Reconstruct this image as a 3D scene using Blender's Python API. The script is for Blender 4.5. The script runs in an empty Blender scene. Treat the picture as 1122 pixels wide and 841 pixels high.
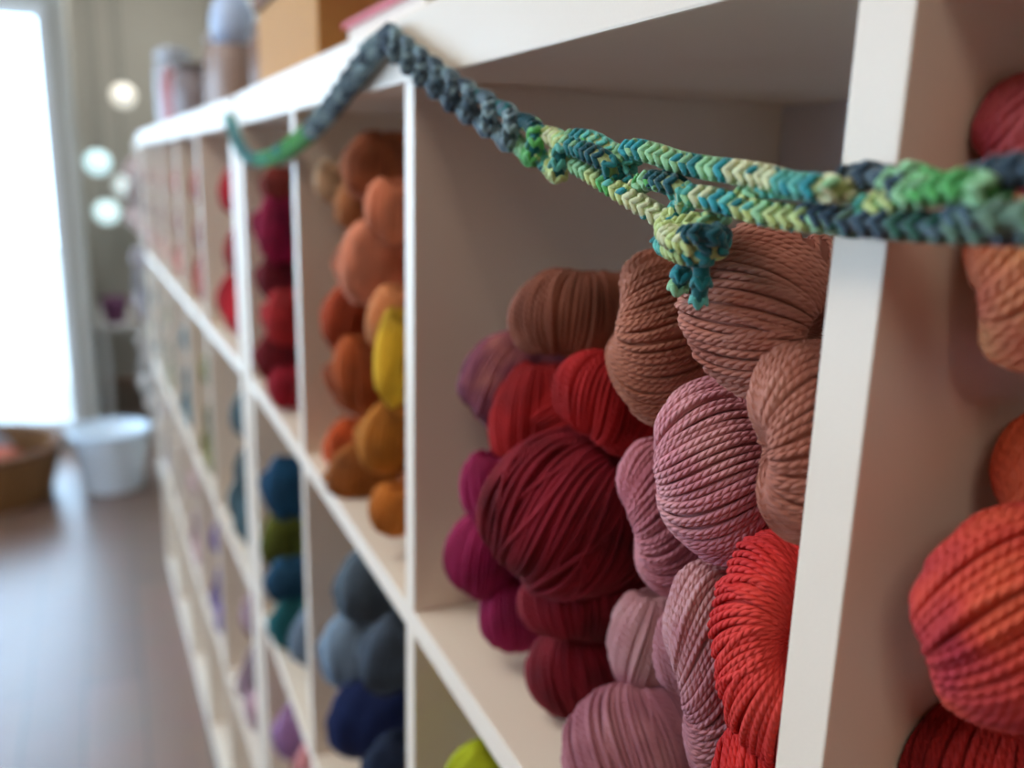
import bpy, math, random
import numpy as np
from mathutils import Matrix, Vector
random.seed(7); RNG = np.random.default_rng(7)
S = bpy.context.scene
C = S.collection

# ------------------------------------------------------------------ camera
EYE = np.array([0.0, 0.0, 1.383])
F = 967.0
ROT = np.array([[0.9108608, 0.07406765, -0.40601304],
                [-0.41191763, 0.22422567, -0.88320254],
                [0.02562181, 0.97171849, 0.23474814]])
cam = bpy.data.cameras.new('camera')
cam_ob = bpy.data.objects.new('camera', cam); C.objects.link(cam_ob)
M4 = Matrix([[*ROT[0], EYE[0]], [*ROT[1], EYE[1]], [*ROT[2], EYE[2]], [0, 0, 0, 1]])
cam_ob.matrix_world = M4
cam.sensor_width = 36.0
cam.lens = F / 1122 * 36
cam.clip_start = 0.01
cam.dof.use_dof = True
cam.dof.focus_distance = 0.287
cam.dof.aperture_fstop = 5.6
S.camera = cam_ob

# ------------------------------------------------------------------ colour, world, lights
def lin(r, g, b):
    f = lambda c: (c/255/12.92) if c/255 <= 0.04045 else ((c/255+0.055)/1.055)**2.4
    return (f(r), f(g), f(b), 1.0)

S.view_settings.view_transform = 'Standard'
S.view_settings.look = 'None'
S.view_settings.gamma = 1
S.view_settings.use_curve_mapping = False
S.view_settings.exposure = 0.12
w = bpy.data.worlds.new('daylight'); S.world = w; w.use_nodes = True
w.node_tree.nodes['Background'].inputs[0].default_value = (0.50, 0.74, 1.0, 1)
w.node_tree.nodes['Background'].inputs[1].default_value = 6.5

def area(name, loc, target, sx, sy, power, col):
    l = bpy.data.lights.new(name, 'AREA'); l.shape = 'RECTANGLE'; l.size = sx; l.size_y = sy
    l.energy = power; l.color = col
    o = bpy.data.objects.new(name, l); C.objects.link(o); o.location = loc
    o.rotation_euler = (Vector(target)-Vector(loc)).to_track_quat('-Z', 'Y').to_euler()
    return o
area('storefront_daylight', (-2.9, 1.9, 1.45), (0.17, 0.4, 1.2), 2.6, 1.7, 23, (0.84, 0.93, 1.0))
area('window_daylight', (-1.2, 4.62, 1.1), (-1.0, 1.0, 0.5), 1.9, 1.8, 8, (0.62, 0.80, 1.0))
area('overhead_light', (-0.85, 0.9, 2.66), (-0.75, 0.9, 0.0), 0.6, 1.2, 12, (1.0, 0.95, 0.88))
area('overhead_light', (-0.85, 3.2, 2.66), (-0.85, 3.2, 0.0), 0.6, 1.2, 5, (1.0, 0.95, 0.88))
area('overhead_light', (-0.85, -1.4, 2.66), (-0.85, -1.4, 0.0), 0.6, 1.2, 6.5, (1.0, 0.70, 0.50))  # warm fill added behind the camera to light the cube walls facing it
area('alcove_fill_light', (0.25, 5.0, 2.66), (0.25, 5.4, 0.0), 0.5, 0.5, 12, (1.0, 0.97, 0.92))  # no lamp fitted there; fill added to brighten the far wall

# ------------------------------------------------------------------ materials
def material(name):
    m = bpy.data.materials.new(name); m.use_nodes = True
    return m, m.node_tree, m.node_tree.nodes['Principled BSDF']

def plain(name, col, rough=0.6, bump=0.0, scale=200.0, vary=0.06, coat=0.0):
    m, nt, p = material(name)
    tc = nt.nodes.new('ShaderNodeTexCoord'); n = nt.nodes.new('ShaderNodeTexNoise')
    n.inputs['Scale'].default_value = scale; n.inputs['Detail'].default_value = 3
    nt.links.new(tc.outputs['Object'], n.inputs['Vector'])
    r = nt.nodes.new('ShaderNodeValToRGB')
    c = col[:3]
    r.color_ramp.elements[0].color = (*[max(0, x*(1-vary)) for x in c], 1)
    r.color_ramp.elements[1].color = (*[min(1, x*(1+vary)) for x in c], 1)
    r.color_ramp.elements[0].position = 0.3; r.color_ramp.elements[1].position = 0.7
    nt.links.new(n.outputs['Fac'], r.inputs['Fac']); nt.links.new(r.outputs['Color'], p.inputs['Base Color'])
    p.inputs['Roughness'].default_value = rough
    p.inputs['Coat Weight'].default_value = coat
    if bump:
        b = nt.nodes.new('ShaderNodeBump'); b.inputs['Strength'].default_value = bump
        b.inputs['Distance'].default_value = 0.001
        nt.links.new(n.outputs['Fac'], b.inputs['Height']); nt.links.new(b.outputs['Normal'], p.inputs['Normal'])
    return m

def glow(name, col, strength):
    m, nt, p = material(name)
    p.inputs['Base Color'].default_value = col
    p.inputs['Emission Color'].default_value = col
    p.inputs['Emission Strength'].default_value = strength
    return m

YARN = {}
def yarn_mat(cols, scale=22.0, ply=0.0030):
    """variegated dyed wool, plied strands; cols = three sRGB triples; UV in metres along / fraction around"""
    key = (tuple(cols), scale)
    if key in YARN: return YARN[key]
    m, nt, p = material('wool_yarn')
    N, L = nt.nodes, nt.links
    tc = N.new('ShaderNodeTexCoord'); n = N.new('ShaderNodeTexNoise')
    n.inputs['Scale'].default_value = scale; n.inputs['Detail'].default_value = 2.5; n.inputs['Roughness'].default_value = 0.6
    L.new(tc.outputs['Object'], n.inputs['Vector'])
    r = N.new('ShaderNodeValToRGB'); e = r.color_ramp.elements
    e[0].position = 0.34; e[0].color = lin(*cols[0]); e[1].position = 0.66; e[1].color = lin(*cols[2])
    mid = e.new(0.5); mid.color = lin(*cols[1])
    L.new(n.outputs['Fac'], r.inputs['Fac'])
    L.new(r.outputs['Color'], p.inputs['Base Color'])
    sep = N.new('ShaderNodeSeparateXYZ'); L.new(tc.outputs['UV'], sep.inputs[0])
    a = N.new('ShaderNodeMath'); a.operation = 'MULTIPLY'; a.inputs[1].default_value = 2*math.pi/ply/3*1.0
    L.new(sep.outputs['X'], a.inputs[0])
    b = N.new('ShaderNodeMath'); b.operation = 'MULTIPLY'; b.inputs[1].default_value = 2*math.pi
    L.new(sep.outputs['Y'], b.inputs[0])
    s = N.new('ShaderNodeMath'); s.operation = 'ADD'; L.new(a.outputs[0], s.inputs[0]); L.new(b.outputs[0], s.inputs[1])
    t3 = N.new('ShaderNodeMath'); t3.operation = 'MULTIPLY'; t3.inputs[1].default_value = 1.5; L.new(s.outputs[0], t3.inputs[0])
    si = N.new('ShaderNodeMath'); si.operation = 'SINE'; L.new(t3.outputs[0], si.inputs[0])
    ab = N.new('ShaderNodeMath'); ab.operation = 'ABSOLUTE'; L.new(si.outputs[0], ab.inputs[0])
    bp = N.new('ShaderNodeBump'); bp.inputs['Strength'].default_value = 0.9; bp.inputs['Distance'].default_value = 0.0005
    L.new(ab.outputs[0], bp.inputs['Height']); L.new(bp.outputs['Normal'], p.inputs['Normal'])
    p.inputs['Roughness'].default_value = 0.75
    p.inputs['Sheen Weight'].default_value = 0.25; p.inputs['Sheen Roughness'].default_value = 0.4
    p.inputs['Sheen Tint'].default_value = lin(*cols[1])
    p.inputs['Specular IOR Level'].default_value = 0.3
    YARN[key] = m
    return m

WHITE = plain('white_laminate', lin(232, 217, 198), 0.40, 0.05, 900, 0.01)
PAINT = plain('wall_paint', lin(182, 180, 172), 0.8, 0.05, 60, 0.02)

# ------------------------------------------------------------------ object helpers
def tag(o, label, cat, group=None, kind=None):
    if label: o['label'] = label
    if cat: o['category'] = cat
    if group: o['group'] = group
    if kind: o['kind'] = kind
    return o

def empty(name, loc, label=None, cat=None, group=None, rz=0):
    o = bpy.data.objects.new(name, None); C.objects.link(o); o.location = loc; o.rotation_euler = (0, 0, rz)
    o.empty_display_size = 0.02
    return tag(o, label, cat, group)

def link(name, me, mat, parent=None, smooth=False, loc=None):
    if smooth: me.shade_smooth()
    o = bpy.data.objects.new(name, me); C.objects.link(o)
    if mat: me.materials.append(mat)
    if parent: o.parent = parent
    if loc is not None: o.location = loc
    return o

def raw(name, V, Q, UVs=None, col=None):
    """fast mesh from numpy: V (n,3), Q (m,4) quads"""
    me = bpy.data.meshes.new(name)
    V = np.asarray(V, np.float32); Q = np.asarray(Q, np.int32)
    me.vertices.add(len(V)); me.vertices.foreach_set('co', V.ravel())
    me.loops.add(Q.size); me.loops.foreach_set('vertex_index', Q.ravel())
    me.polygons.add(len(Q))
    me.polygons.foreach_set('loop_start', np.arange(0, Q.size, 4, dtype=np.int32))
    me.polygons.foreach_set('loop_total', np.full(len(Q), 4, np.int32))
    if UVs is not None:
        uv = me.uv_layers.new(name='UVMap'); uv.data.foreach_set('uv', np.asarray(UVs, np.float32).ravel())
    if col is not None:
        ca = me.color_attributes.new('dye', 'FLOAT_COLOR', 'POINT'); ca.data.foreach_set('color', np.asarray(col, np.float32).ravel())
    me.update(calc_edges=True); me.validate()
    return me

import bmesh
def box_bm(bm, lo, hi):
    x0, y0, z0 = lo; x1, y1, z1 = hi
    v = [bm.verts.new(p) for p in ((x0,y0,z0),(x1,y0,z0),(x1,y1,z0),(x0,y1,z0),(x0,y0,z1),(x1,y0,z1),(x1,y1,z1),(x0,y1,z1))]
    for f in ((0,3,2,1),(4,5,6,7),(0,1,5,4),(1,2,6,5),(2,3,7,6),(3,0,4,7)): bm.faces.new([v[i] for i in f])

def boxes(name, lst, mat, parent=None, bevel=0.0):
    bm = bmesh.new()
    for lo, hi in lst: box_bm(bm, lo, hi)
    if bevel: bmesh.ops.bevel(bm, geom=bm.edges[:], offset=bevel, segments=2, profile=0.6, affect='EDGES', clamp_overlap=True)
    bmesh.ops.recalc_face_normals(bm, faces=bm.faces[:])
    me = bpy.data.meshes.new(name); bm.to_mesh(me); bm.free()
    return link(name, me, mat, parent)

def lathe(name, prof, mat, parent=None, loc=(0,0,0), seg=32, ribs=0):
    n = len(prof); V = []; 
    for r, z in prof:
        for k in range(seg):
            a = 2*math.pi*k/seg; rr = r*(1+(0.03*math.cos(ribs*a) if ribs else 0))
            V.append((rr*math.cos(a), rr*math.sin(a), z))
    Q = [(i*seg+k, i*seg+(k+1)%seg, (i+1)*seg+(k+1)%seg, (i+1)*seg+k) for i in range(n-1) for k in range(seg)]
    return link(name, raw(name, V, Q), mat, parent, True, loc)

# ------------------------------------------------------------------ room
H_CEIL = 2.75
def structure(o): o['kind'] = 'structure'; return o

def floor_material():
    m, nt, p = material('worn_plank_floor'); N, L = nt.nodes, nt.links
    tc = N.new('ShaderNodeTexCoord'); mp = N.new('ShaderNodeMapping'); mp.inputs['Rotation'].default_value = (0, 0, math.pi/2)
    L.new(tc.outputs['Object'], mp.inputs['Vector'])
    br = N.new('ShaderNodeTexBrick'); br.inputs['Scale'].default_value = 1.0
    br.inputs['Brick Width'].default_value = 1.2; br.inputs['Row Height'].default_value = 0.14
    br.inputs['Mortar Size'].default_value = 0.003
    br.inputs['Color1'].default_value = lin(130, 98, 82); br.inputs['Color2'].default_value = lin(114, 86, 73)
    br.inputs['Mortar'].default_value = lin(80, 70, 66)
    L.new(mp.outputs[0], br.inputs['Vector'])
    n = N.new('ShaderNodeTexNoise'); n.inputs['Scale'].default_value = 9; n.inputs['Detail'].default_value = 6
    mx = N.new('ShaderNodeMix'); mx.data_type = 'RGBA'; mx.blend_type = 'MULTIPLY'; mx.inputs['Factor'].default_value = 0.25
    L.new(tc.outputs['Object'], n.inputs['Vector'])
    L.new(br.outputs['Color'], mx.inputs['A']); L.new(n.outputs['Color'], mx.inputs['B'])
    L.new(mx.outputs['Result'], p.inputs['Base Color'])
    p.inputs['Roughness'].default_value = 0.36
    p.inputs['Coat Weight'].default_value = 0.6; p.inputs['Coat Roughness'].default_value = 0.34
    return m
structure(boxes('floor', [((-3.2, -3.0, -0.05), (0.75, 4.78, 0.0)), ((-0.16, 4.78, -0.05), (0.75, 6.3, 0.0))], floor_material()))
structure(boxes('pavement', [((-14, 4.84, -0.08), (-0.2, 16.0, -0.02))], plain('pale_pavement', lin(205, 203, 196), 0.9, 0.2, 30, 0.08)))
structure(boxes('ceiling', [((-3.2, -3.0, H_CEIL), (0.75, 4.78, H_CEIL+0.05)), ((-0.16, 4.78, H_CEIL), (0.75, 6.3, H_CEIL+0.05))], plain('ceiling_paint', lin(176, 168, 156), 0.9)))
WARM = plain('terracotta_bounce_paint', lin(158, 96, 70), 0.85, 0.05, 60, 0.03)  # colour of the unseen walls, chosen to warm the bounced light
structure(boxes('wall_right', [((0.68, -3.0, 0.0), (0.75, 6.3, H_CEIL))], PAINT))
structure(boxes('wall_far', [((-0.16, 6.2, 0.0), (0.68, 6.3, H_CEIL))], PAINT))
# front wall with the tall shop window; it stops short of the shelves, where the shop goes on
WY = 4.72
structure(boxes('wall_front', [((-3.2, WY, 0.0), (-2.2, WY+0.12, H_CEIL)),
                               ((-2.2, WY, 0.0), (-0.19, WY+0.12, 0.10)),
                               ((-2.2, WY, 2.02), (-0.19, WY+0.12, H_CEIL)),
                               ((-0.19, WY, 0.0), (-0.10, WY+0.12, H_CEIL)),
                               ((-0.19, WY+0.12, 0.0), (-0.10, 6.2, H_CEIL))], PAINT))
def glass():
    m, nt, p = material('window_glass'); N, L = nt.nodes, nt.links
    t = N.new('ShaderNodeBsdfTransparent'); g = N.new('ShaderNodeBsdfGlossy'); g.inputs['Roughness'].default_value = 0.02
    mx = N.new('ShaderNodeMixShader'); mx.inputs[0].default_value = 0.05
    L.new(t.outputs[0], mx.inputs[1]); L.new(g.outputs[0], mx.inputs[2]); L.new(mx.outputs[0], N['Material Output'].inputs['Surface'])
    return m
GLASS = glass()
TRIM = plain('window_trim', lin(225, 226, 226), 0.5)
structure(boxes('window_1', [((-2.2, WY+0.05, 0.10), (-0.19, WY+0.056, 2.02))], GLASS))
structure(boxes('trim_1', [((-2.24, WY-0.02, 0.08), (-2.18, WY+0.08, 2.05)), ((-0.22, WY-0.02, 0.08), (-0.18, WY+0.08, 2.05)),
                           ((-2.18, WY-0.02, 2.0), (-0.22, WY+0.08, 2.05)), ((-2.18, WY-0.02, 0.08), (-0.22, WY+0.08, 0.13))], TRIM))
# shopfront side to the left of the photographer
structure(boxes('wall_left', [((-3.3, -3.0, 0.0), (-3.2, WY, 0.5)), ((-3.3, -3.0, 2.35), (-3.2, WY, H_CEIL)),
                              ((-3.3, -3.0, 0.5), (-3.2, 1.1, 2.35)),
                              ((-3.3, WY-0.3, 0.5), (-3.2, WY, 2.35))], WARM))
structure(boxes('window_2', [((-3.255, 1.1, 0.5), (-3.245, WY-0.3, 2.35))], GLASS))
structure(boxes('wall_back', [((-3.2, -3.1, 0.0), (0.75, -3.0, H_CEIL))], WARM))

# ------------------------------------------------------------------ shelving units
FX = 0.167          # front plane of the shelves
DEP = 0.27          # depth of the cells to the back panel
TK = 0.0175
BACK = plain('back_panel', lin(214, 218, 226), 0.6, 0, 50, 0.01)
ZS = [0.041, 0.393, 0.745, 1.097]     # tops of the boards one stands yarn on
def unit(y0, y1, inner, label, origin, rz):
    """y0..y1 outer faces, inner = centres of the dividers"""
    t = empty('cube_shelf', (origin[0], origin[1], 0), label, 'shelf', 'white cube shelving units along the wall', rz)
    ox, oy = origin
    L = lambda lo, hi: ((lo[0]-ox, lo[1]-oy, lo[2]), (hi[0]-ox, hi[1]-oy, hi[2]))
    x0, x1 = FX, FX+DEP
    boxes('top_board', [L((x0, y0, 1.432), (x1+0.01, y1, 1.470))], WHITE, t, 0.0012)
    boxes('bottom_board', [L((x0, y0+.038, 0.0), (x1, y1-.038, 0.041))], WHITE, t, 0.0012)
    for a in (y0, y1-0.038): boxes('side_panel', [L((x0, a, 0.0), (x1+0.01, a+0.038, 1.432))], WHITE, t, 0.0012)
    for z in ZS[1:]: boxes('shelf_board', [L((x0, y0+.038, z-TK), (x1, y1-.038, z))], WHITE, t, 0.0008)
    for c in inner:
        for k, z in enumerate(ZS):
            top = 1.432 if k == 3 else ZS[k+1]-TK
            boxes('divider', [L((x0, c-TK/2, z), (x1, c+TK/2, top))], WHITE, t, 0.0008)
    boxes('back_panel', [L((x1, y0+.038, 0.0), (x1+0.006, y1-.038, 1.432))], BACK, t)
    return t
PIT = 0.355
unit(-0.581, 1.257, [-0.192, 0.163, 0.518, 0.873], 'long white cube shelving unit nearest the camera, filled with yarn', (FX, 0.0), 0)
TURN = math.radians(1.7)
unit(1.285, 3.13, [1.323+.355+.0085, 1.323+.71+.0085, 1.323+1.065+.0085, 1.323+1.42+.0085], 'blurred middle white cube shelving unit beyond the first, past the gap', (FX, 1.285), TURN)
O3 = (FX-1.87*math.sin(TURN), 1.285+1.87*math.cos(TURN))
unit(O3[1], O3[1]+1.10, [O3[1]+.038+.342, O3[1]+.038+.70], 'farthest white cube shelving unit, close to the shop window', O3, TURN)

# ------------------------------------------------------------------ pixel -> point, at a real distance
def ray(px, py):
    v = ROT @ np.array([px-561.0, -(py-420.5), -F]); return v/F      # unit forward depth
def at_x(px, py, x):
    v = ray(px, py); return EYE + v*x/v[0], x/v[0]

# ------------------------------------------------------------------ yarn
def tubes(curves, normals, rad, sides=6):
    """curves (n,k,3), normals same: tubes with UV (metres along, fraction around)"""
    n, k, _ = curves.shape
    T = np.gradient(curves, axis=1); T /= np.linalg.norm(T, axis=2, keepdims=True)+1e-12
    B = np.cross(T, normals); B /= np.linalg.norm(B, axis=2, keepdims=True)+1e-12
    Nn = np.cross(B, T)
    seg = np.linalg.norm(np.diff(curves, axis=1), axis=2); s = np.concatenate([np.zeros((n, 1)), np.cumsum(seg, axis=1)], axis=1)
    s = s + RNG.random((n, 1))*0.01
    a = np.arange(sides)*2*math.pi/sides
    rad = np.broadcast_to(np.asarray(rad, float), (n, k))
    V = curves[:, :, None, :] + rad[:, :, None, None]*(np.cos(a)[None, None, :, None]*Nn[:, :, None, :]+np.sin(a)[None, None, :, None]*B[:, :, None, :])
    idx = np.arange(n*k*sides).reshape(n, k, sides)
    q = np.stack([idx[:, :-1, :], np.roll(idx, -1, 2)[:, :-1, :], np.roll(idx, -1, 2)[:, 1:, :], idx[:, 1:, :]], -1).reshape(-1, 4)
    f0 = np.arange(sides)/sides; f1 = (np.arange(sides)+1)/sides
    S0 = np.broadcast_to(s[:, :-1, None], (n, k-1, sides)); S1 = np.broadcast_to(s[:, 1:, None], (n, k-1, sides))
    A0 = np.broadcast_to(f0, (n, k-1, sides)); A1 = np.broadcast_to(f1, (n, k-1, sides))
    uv = np.stack([np.stack([S0, A0], -1), np.stack([S0, A1], -1), np.stack([S1, A1], -1), np.stack([S1, A0], -1)], -2).reshape(-1, 2)
    return V.reshape(-1, 3), q, uv

INTO = np.array([1.0, 0.0, 0.0])
def lobe(px, py, off, a, b, rot=0, pole=(1, 0, 0.3), twist=0.5, cf=0.85, back=0.05, yarn=0.00118, seg=40, sides=6, dimple=0.35, loose=1.0):
    """one plump fold of a skein: strands run pole to pole over an ellipsoid a x b px big at its real distance; the rear half runs into the cell"""
    cen, d = at_x(px, py, FX+off)
    A, Bb = a*d/F, b*d/F
    Cf = cf*min(A, Bb)
    p = np.array(pole, float); p /= np.linalg.norm(p)
    u = np.cross(p, [0.13, 0.97, 0.21]); u /= np.linalg.norm(u); v = np.cross(p, u)
    n = int(2*math.pi*math.sqrt((A*A+Bb*Bb)/2)/(yarn*2.2))
    phi = np.linspace(0.04, math.pi-0.04, seg)[None, :]
    ths = []; rs = []
    def layer(m, lift, jit):
        th0 = (np.arange(m)+RNG.random(m)*jit)/m*2*math.pi
        wob = 0.05*jit*loose*(RNG.random((m, 1))-.5)*2*np.sin(phi*2+RNG.random((m, 1))*6)
        th = th0[:, None]+twist*(phi-math.pi/2)+wob
        r = 1+lift+0.014*loose*RNG.standard_normal((m, 1))*np.sin(phi)+0.015*np.sin(th*3+1.3*px)+0.015*np.sin(th*7+py)
        ths.append(th); rs.append(r)
    layer(n, 0.0, 0.45); layer(int(n*0.25), 0.018, 3.0)
    th = np.concatenate(ths); r = np.concatenate(rs)
    ph = np.broadcast_to(phi, th.shape)
    rho = np.sin(ph)**0.8
    ax = np.cos(ph)*(1-dimple*np.exp(-(rho/0.32)**2))
    def place(rho, ax, th, r):
        q = ax[..., None]*p + (rho*np.cos(th))[..., None]*u + (rho*np.sin(th))[..., None]*v
        q = q*r[..., None]
        cr, sr = math.cos(math.radians(rot)), math.sin(math.radians(rot))
        # q is in camera axes (right, up, towards viewer); rotate so a lies along rot
        x = (q[..., 0]*cr+q[..., 1]*sr)*A; y = (-q[..., 0]*sr+q[..., 1]*cr)*Bb
        X = x*cr-y*sr; Y = x*sr+y*cr
        zf = np.maximum(q[..., 2], 0)*Cf; zb = np.maximum(-q[..., 2], 0)
        camv = np.stack([X, Y, zf], -1)
        return cen + camv@ROT.T + zb[..., None]*(back*INTO - 0.4*Cf*0*INTO)
    P = place(rho, ax, th, r)
    P2 = place(rho, ax, th, r*1.02)
    Nn = P2-P; Nn /= np.linalg.norm(Nn, axis=2, keepdims=True)+1e-12
    rad = yarn*np.clip(rho/0.62, 0.45, 1.0)
    V, Q, UV = tubes(P, Nn, rad, sides)
    # inner core keeps light from passing through
    m = 28; tc = np.arange(m)*2*math.pi/m
    phc = np.linspace(0.02, math.pi-0.02, 20)
    TH, PH = np.meshgrid(tc, phc, indexing='ij'); TH = TH+twist*(PH-math.pi/2)
    rh = np.sin(PH)**0.8; axc = np.cos(PH)*(1-dimple*np.exp(-(rh/0.32)**2))
    rc = 0.945+0.015*np.sin(TH*3+1.3*px)+0.015*np.sin(TH*7+py)
    Pc = place(rh, axc, TH, rc)
    ii = np.arange(m*20).reshape(m, 20)
    qc = np.stack([ii[:, :-1], np.roll(ii, -1, 0)[:, :-1], np.roll(ii, -1, 0)[:, 1:], ii[:, 1:]], -1).reshape(-1, 4)
    uvc = np.zeros((len(qc)*4, 2))
    return np.concatenate([V, Pc.reshape(-1, 3)]), np.concatenate([Q, qc+len(V)]), np.concatenate([UV, uvc])

CELLS = []
def cell_clamp(V):
    """soft wool pressed flat where it meets the boards of its own cube"""
    c = (V.min(0)+V.max(0))/2; turn = c[1] > 1.27
    W = V.copy()
    if turn:
        x, y = W[:, 0]-FX, W[:, 1]-1.285; cs, sn = math.cos(TURN), math.sin(TURN)
        W[:, 0] = x*cs+y*sn; W[:, 1] = -x*sn+y*cs; W[:, 0] += FX; W[:, 1] += 1.285
        c = (W.min(0)+W.max(0))/2
    for y0, y1 in YC:
        if y0-.01 <= c[1] <= y1+.01:
            for k, z in enumerate(ZS):
                z1 = 1.432 if k == 3 else ZS[k+1]-TK
                if z-.008 <= c[2] <= z1+.008:
                    W[:, 1] = np.clip(W[:, 1], y0+.0012, y1-.0012); W[:, 2] = np.clip(W[:, 2], z+.0008, z1-.001)
                    W[:, 0] = np.minimum(W[:, 0], FX+DEP-.002)
    if turn:
        x, y = W[:, 0]-FX, W[:, 1]-1.285
        W[:, 0] = FX+x*cs-y*sn; W[:, 1] = 1.285+x*sn+y*cs
    return W
YC = []
for y0, y1, inner in ((-0.581, 1.257, [-0.192, 0.163, 0.518, 0.873]), (1.285, 3.13, [1.3315+.355*i for i in range(1, 5)]),
                      (3.155, 4.255, [3.155+.038+.342, 3.155+.038+.70])):
    e = [y0+.038-TK/2]+inner+[y1-.038+TK/2]
    YC += [(a+TK/2, b-TK/2) for a, b in zip(e[:-1], e[1:])]

def skein(lobes, cols, label, group=None, scale=22.0, cat='yarn'):
    Vs, Qs, Us, o = [], [], [], 0
    for L in lobes:
        V, Q, U = lobe(**L); Vs.append(V); Qs.append(Q+o); Us.append(U); o += len(V)
    V = cell_clamp(np.concatenate(Vs)); base = V.mean(0); base[2] = V[:, 2].min()
    me = raw('yarn_skein', V-base, np.concatenate(Qs), np.concatenate(Us))
    ob = link('yarn_skein', me, yarn_mat(tuple(cols), scale), None, True, tuple(base))
    return tag(ob, label, cat, group)
def LB(px, py, off, a, b, **k): return dict(px=px, py=py, off=off, a=a, b=b, **k)

G1 = 'hand-dyed skeins piled in the nearest cube'
BR = ((162, 94, 76), (188, 124, 106), (202, 150, 132))
skein([LB(832, 345, 0.018, 80, 92, rot=20, pole=(0.66, -0.34, 0.52), twist=0.25, seg=70, sides=8, back=0.07, dimple=0.6),
       LB(880, 487, 0.012, 60, 106, rot=4, pole=(1, 0.12, -0.25), twist=0.12, seg=56, sides=8, back=0.07)],
      BR, 'sharp brown-pink skein against the near white post, just under the knitted cord', G1)
skein([LB(722, 372, 0.030, 56, 92, rot=4, pole=(0.9, -0.30, -0.10), twist=0.55, seg=56, sides=8, back=0.07)],
      ((158, 94, 70), (184, 118, 94), (204, 146, 120)), 'copper-brown skein right below the knot of the knitted cord', G1)
PK = ((176, 98, 110), (198, 126, 136), (208, 148, 150))
skein([LB(818, 450, 0.032, 46, 46, rot=0, pole=(0.3, 1, 0.1), twist=0.2, seg=50, sides=8, back=0.06),
       LB(793, 518, 0.024, 74, 102, rot=14, pole=(0.9, 0.0, 0.3), twist=0.4, seg=60, sides=8, back=0.07),
       LB(728, 565, 0.036, 47, 88, rot=14, pole=(0.95, 0.25, -0.15), twist=0.3, seg=52, sides=8, back=0.06)],
      PK, 'dusty pink skein with two long folds in the middle of the pile', G1)
MV = ((150, 88, 100), (176, 116, 124), (194, 144, 146))
skein([LB(752, 712, 0.034, 34, 50, pole=(0.2, 1, 0.1), seg=30, back=0.05),
       LB(712, 700, 0.046, 43, 58, rot=-6, pole=(0.05, 1, 0.12), twist=-0.3, seg=44, sides=7, back=0.06),
       LB(786, 738, 0.022, 54, 122, rot=8, pole=(0.95, 0.25, -0.1), twist=0.4, seg=60, sides=8, back=0.07)],
      MV, 'muted mauve skein under the dusty pink one, left of the bright red', G1)
skein([LB(704, 822, 0.036, 84, 72, rot=-12, pole=(0.12, 1, -0.4), twist=0.35, seg=60, sides=8, back=0.06),
       LB(730, 950, 0.040, 110, 82, rot=0, pole=(0.3, 1, 0.1), twist=0.3, seg=30, sides=5, back=0.06)],
      MV, 'muted mauve skein at the bottom edge of the photo, lowest of the pile', G1)
skein([LB(868, 712, 0.020, 88, 132, rot=6, pole=(-0.06, 0.2, 1.0), twist=0.25, seg=60, sides=8, back=0.06, dimple=0.6),
       LB(870, 860, 0.024, 86, 100, pole=(0.3, 1, 0.1), seg=30, sides=5, back=0.06)],
      ((170, 20, 24), (206, 42, 38), (222, 70, 60)), 'bright scarlet skein fanning out beside the near white post', G1)
skein([LB(622, 456, 0.056, 56, 36, pole=(1, 0.2, 0), seg=30, back=0.05, yarn=0.0013),
       LB(582, 452, 0.040, 40, 58, rot=-22, pole=(0.25, 1, 0.0), twist=0.3, seg=36, back=0.05, yarn=0.0013),
       LB(666, 440, 0.040, 62, 46, rot=-38, pole=(0.55, 0.8, 0.1), twist=0.3, seg=36, back=0.05, yarn=0.0013)],
      ((140, 14, 16), (172, 22, 24), (188, 34, 34)), 'deep red skein with two folds behind the dark crimson one', G1)
CR = ((88, 6, 20), (126, 12, 30), (146, 24, 44))
skein([LB(622, 562, 0.030, 92, 86, rot=-14, pole=(0.75, 0.62, 0.2), twist=0.45, seg=44, back=0.06, yarn=0.0014, loose=2),
       LB(638, 655, 0.042, 68, 46, rot=4, pole=(0.2, 1, -0.1), twist=0.3, seg=36, back=0.05, yarn=0.0014),
       LB(636, 735, 0.048, 58, 49, rot=-8, pole=(0.1, 1, 0.1), twist=0.3, seg=36, back=0.05, yarn=0.0014)],
      CR, 'large dark crimson skein standing on the shelf in the middle of the cube', G1)
skein([LB(534, 532, 0.020, 29, 38, rot=0, pole=(0.2, 1, 0.2), seg=30, back=0.05, yarn=0.0014),
       LB(530, 606, 0.022, 40, 46, rot=-10, pole=(0.5, 0.8, 0.3), seg=30, back=0.05, yarn=0.0014),
       LB(563, 670, 0.036, 36, 42, rot=-10, pole=(0.3, 1, 0.1), seg=30, back=0.05, yarn=0.0014)],
      ((116, 8, 54), (148, 16, 74), (162, 28, 86)), 'magenta skein farthest left on the shelf of the nearest cube', G1)
skein([LB(630, 346, 0.040, 69, 50, rot=4, pole=(0.25, 1, 0.0), twist=0.2, seg=40, back=0.05, yarn=0.0013)],
      ((120, 66, 46), (152, 90, 68), (172, 112, 90)), 'blurred copper skein lying on top of the deep red one', G1)
skein([LB(552, 418, 0.034, 45, 52, rot=-25, pole=(0.7, 0.7, 0.0), twist=0.3, seg=36, back=0.05, yarn=0.0013)],
      ((96, 36, 62), (136, 70, 86), (176, 106, 100)), 'plum and tan skein at the upper left of the pile', G1, scale=40)

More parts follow.
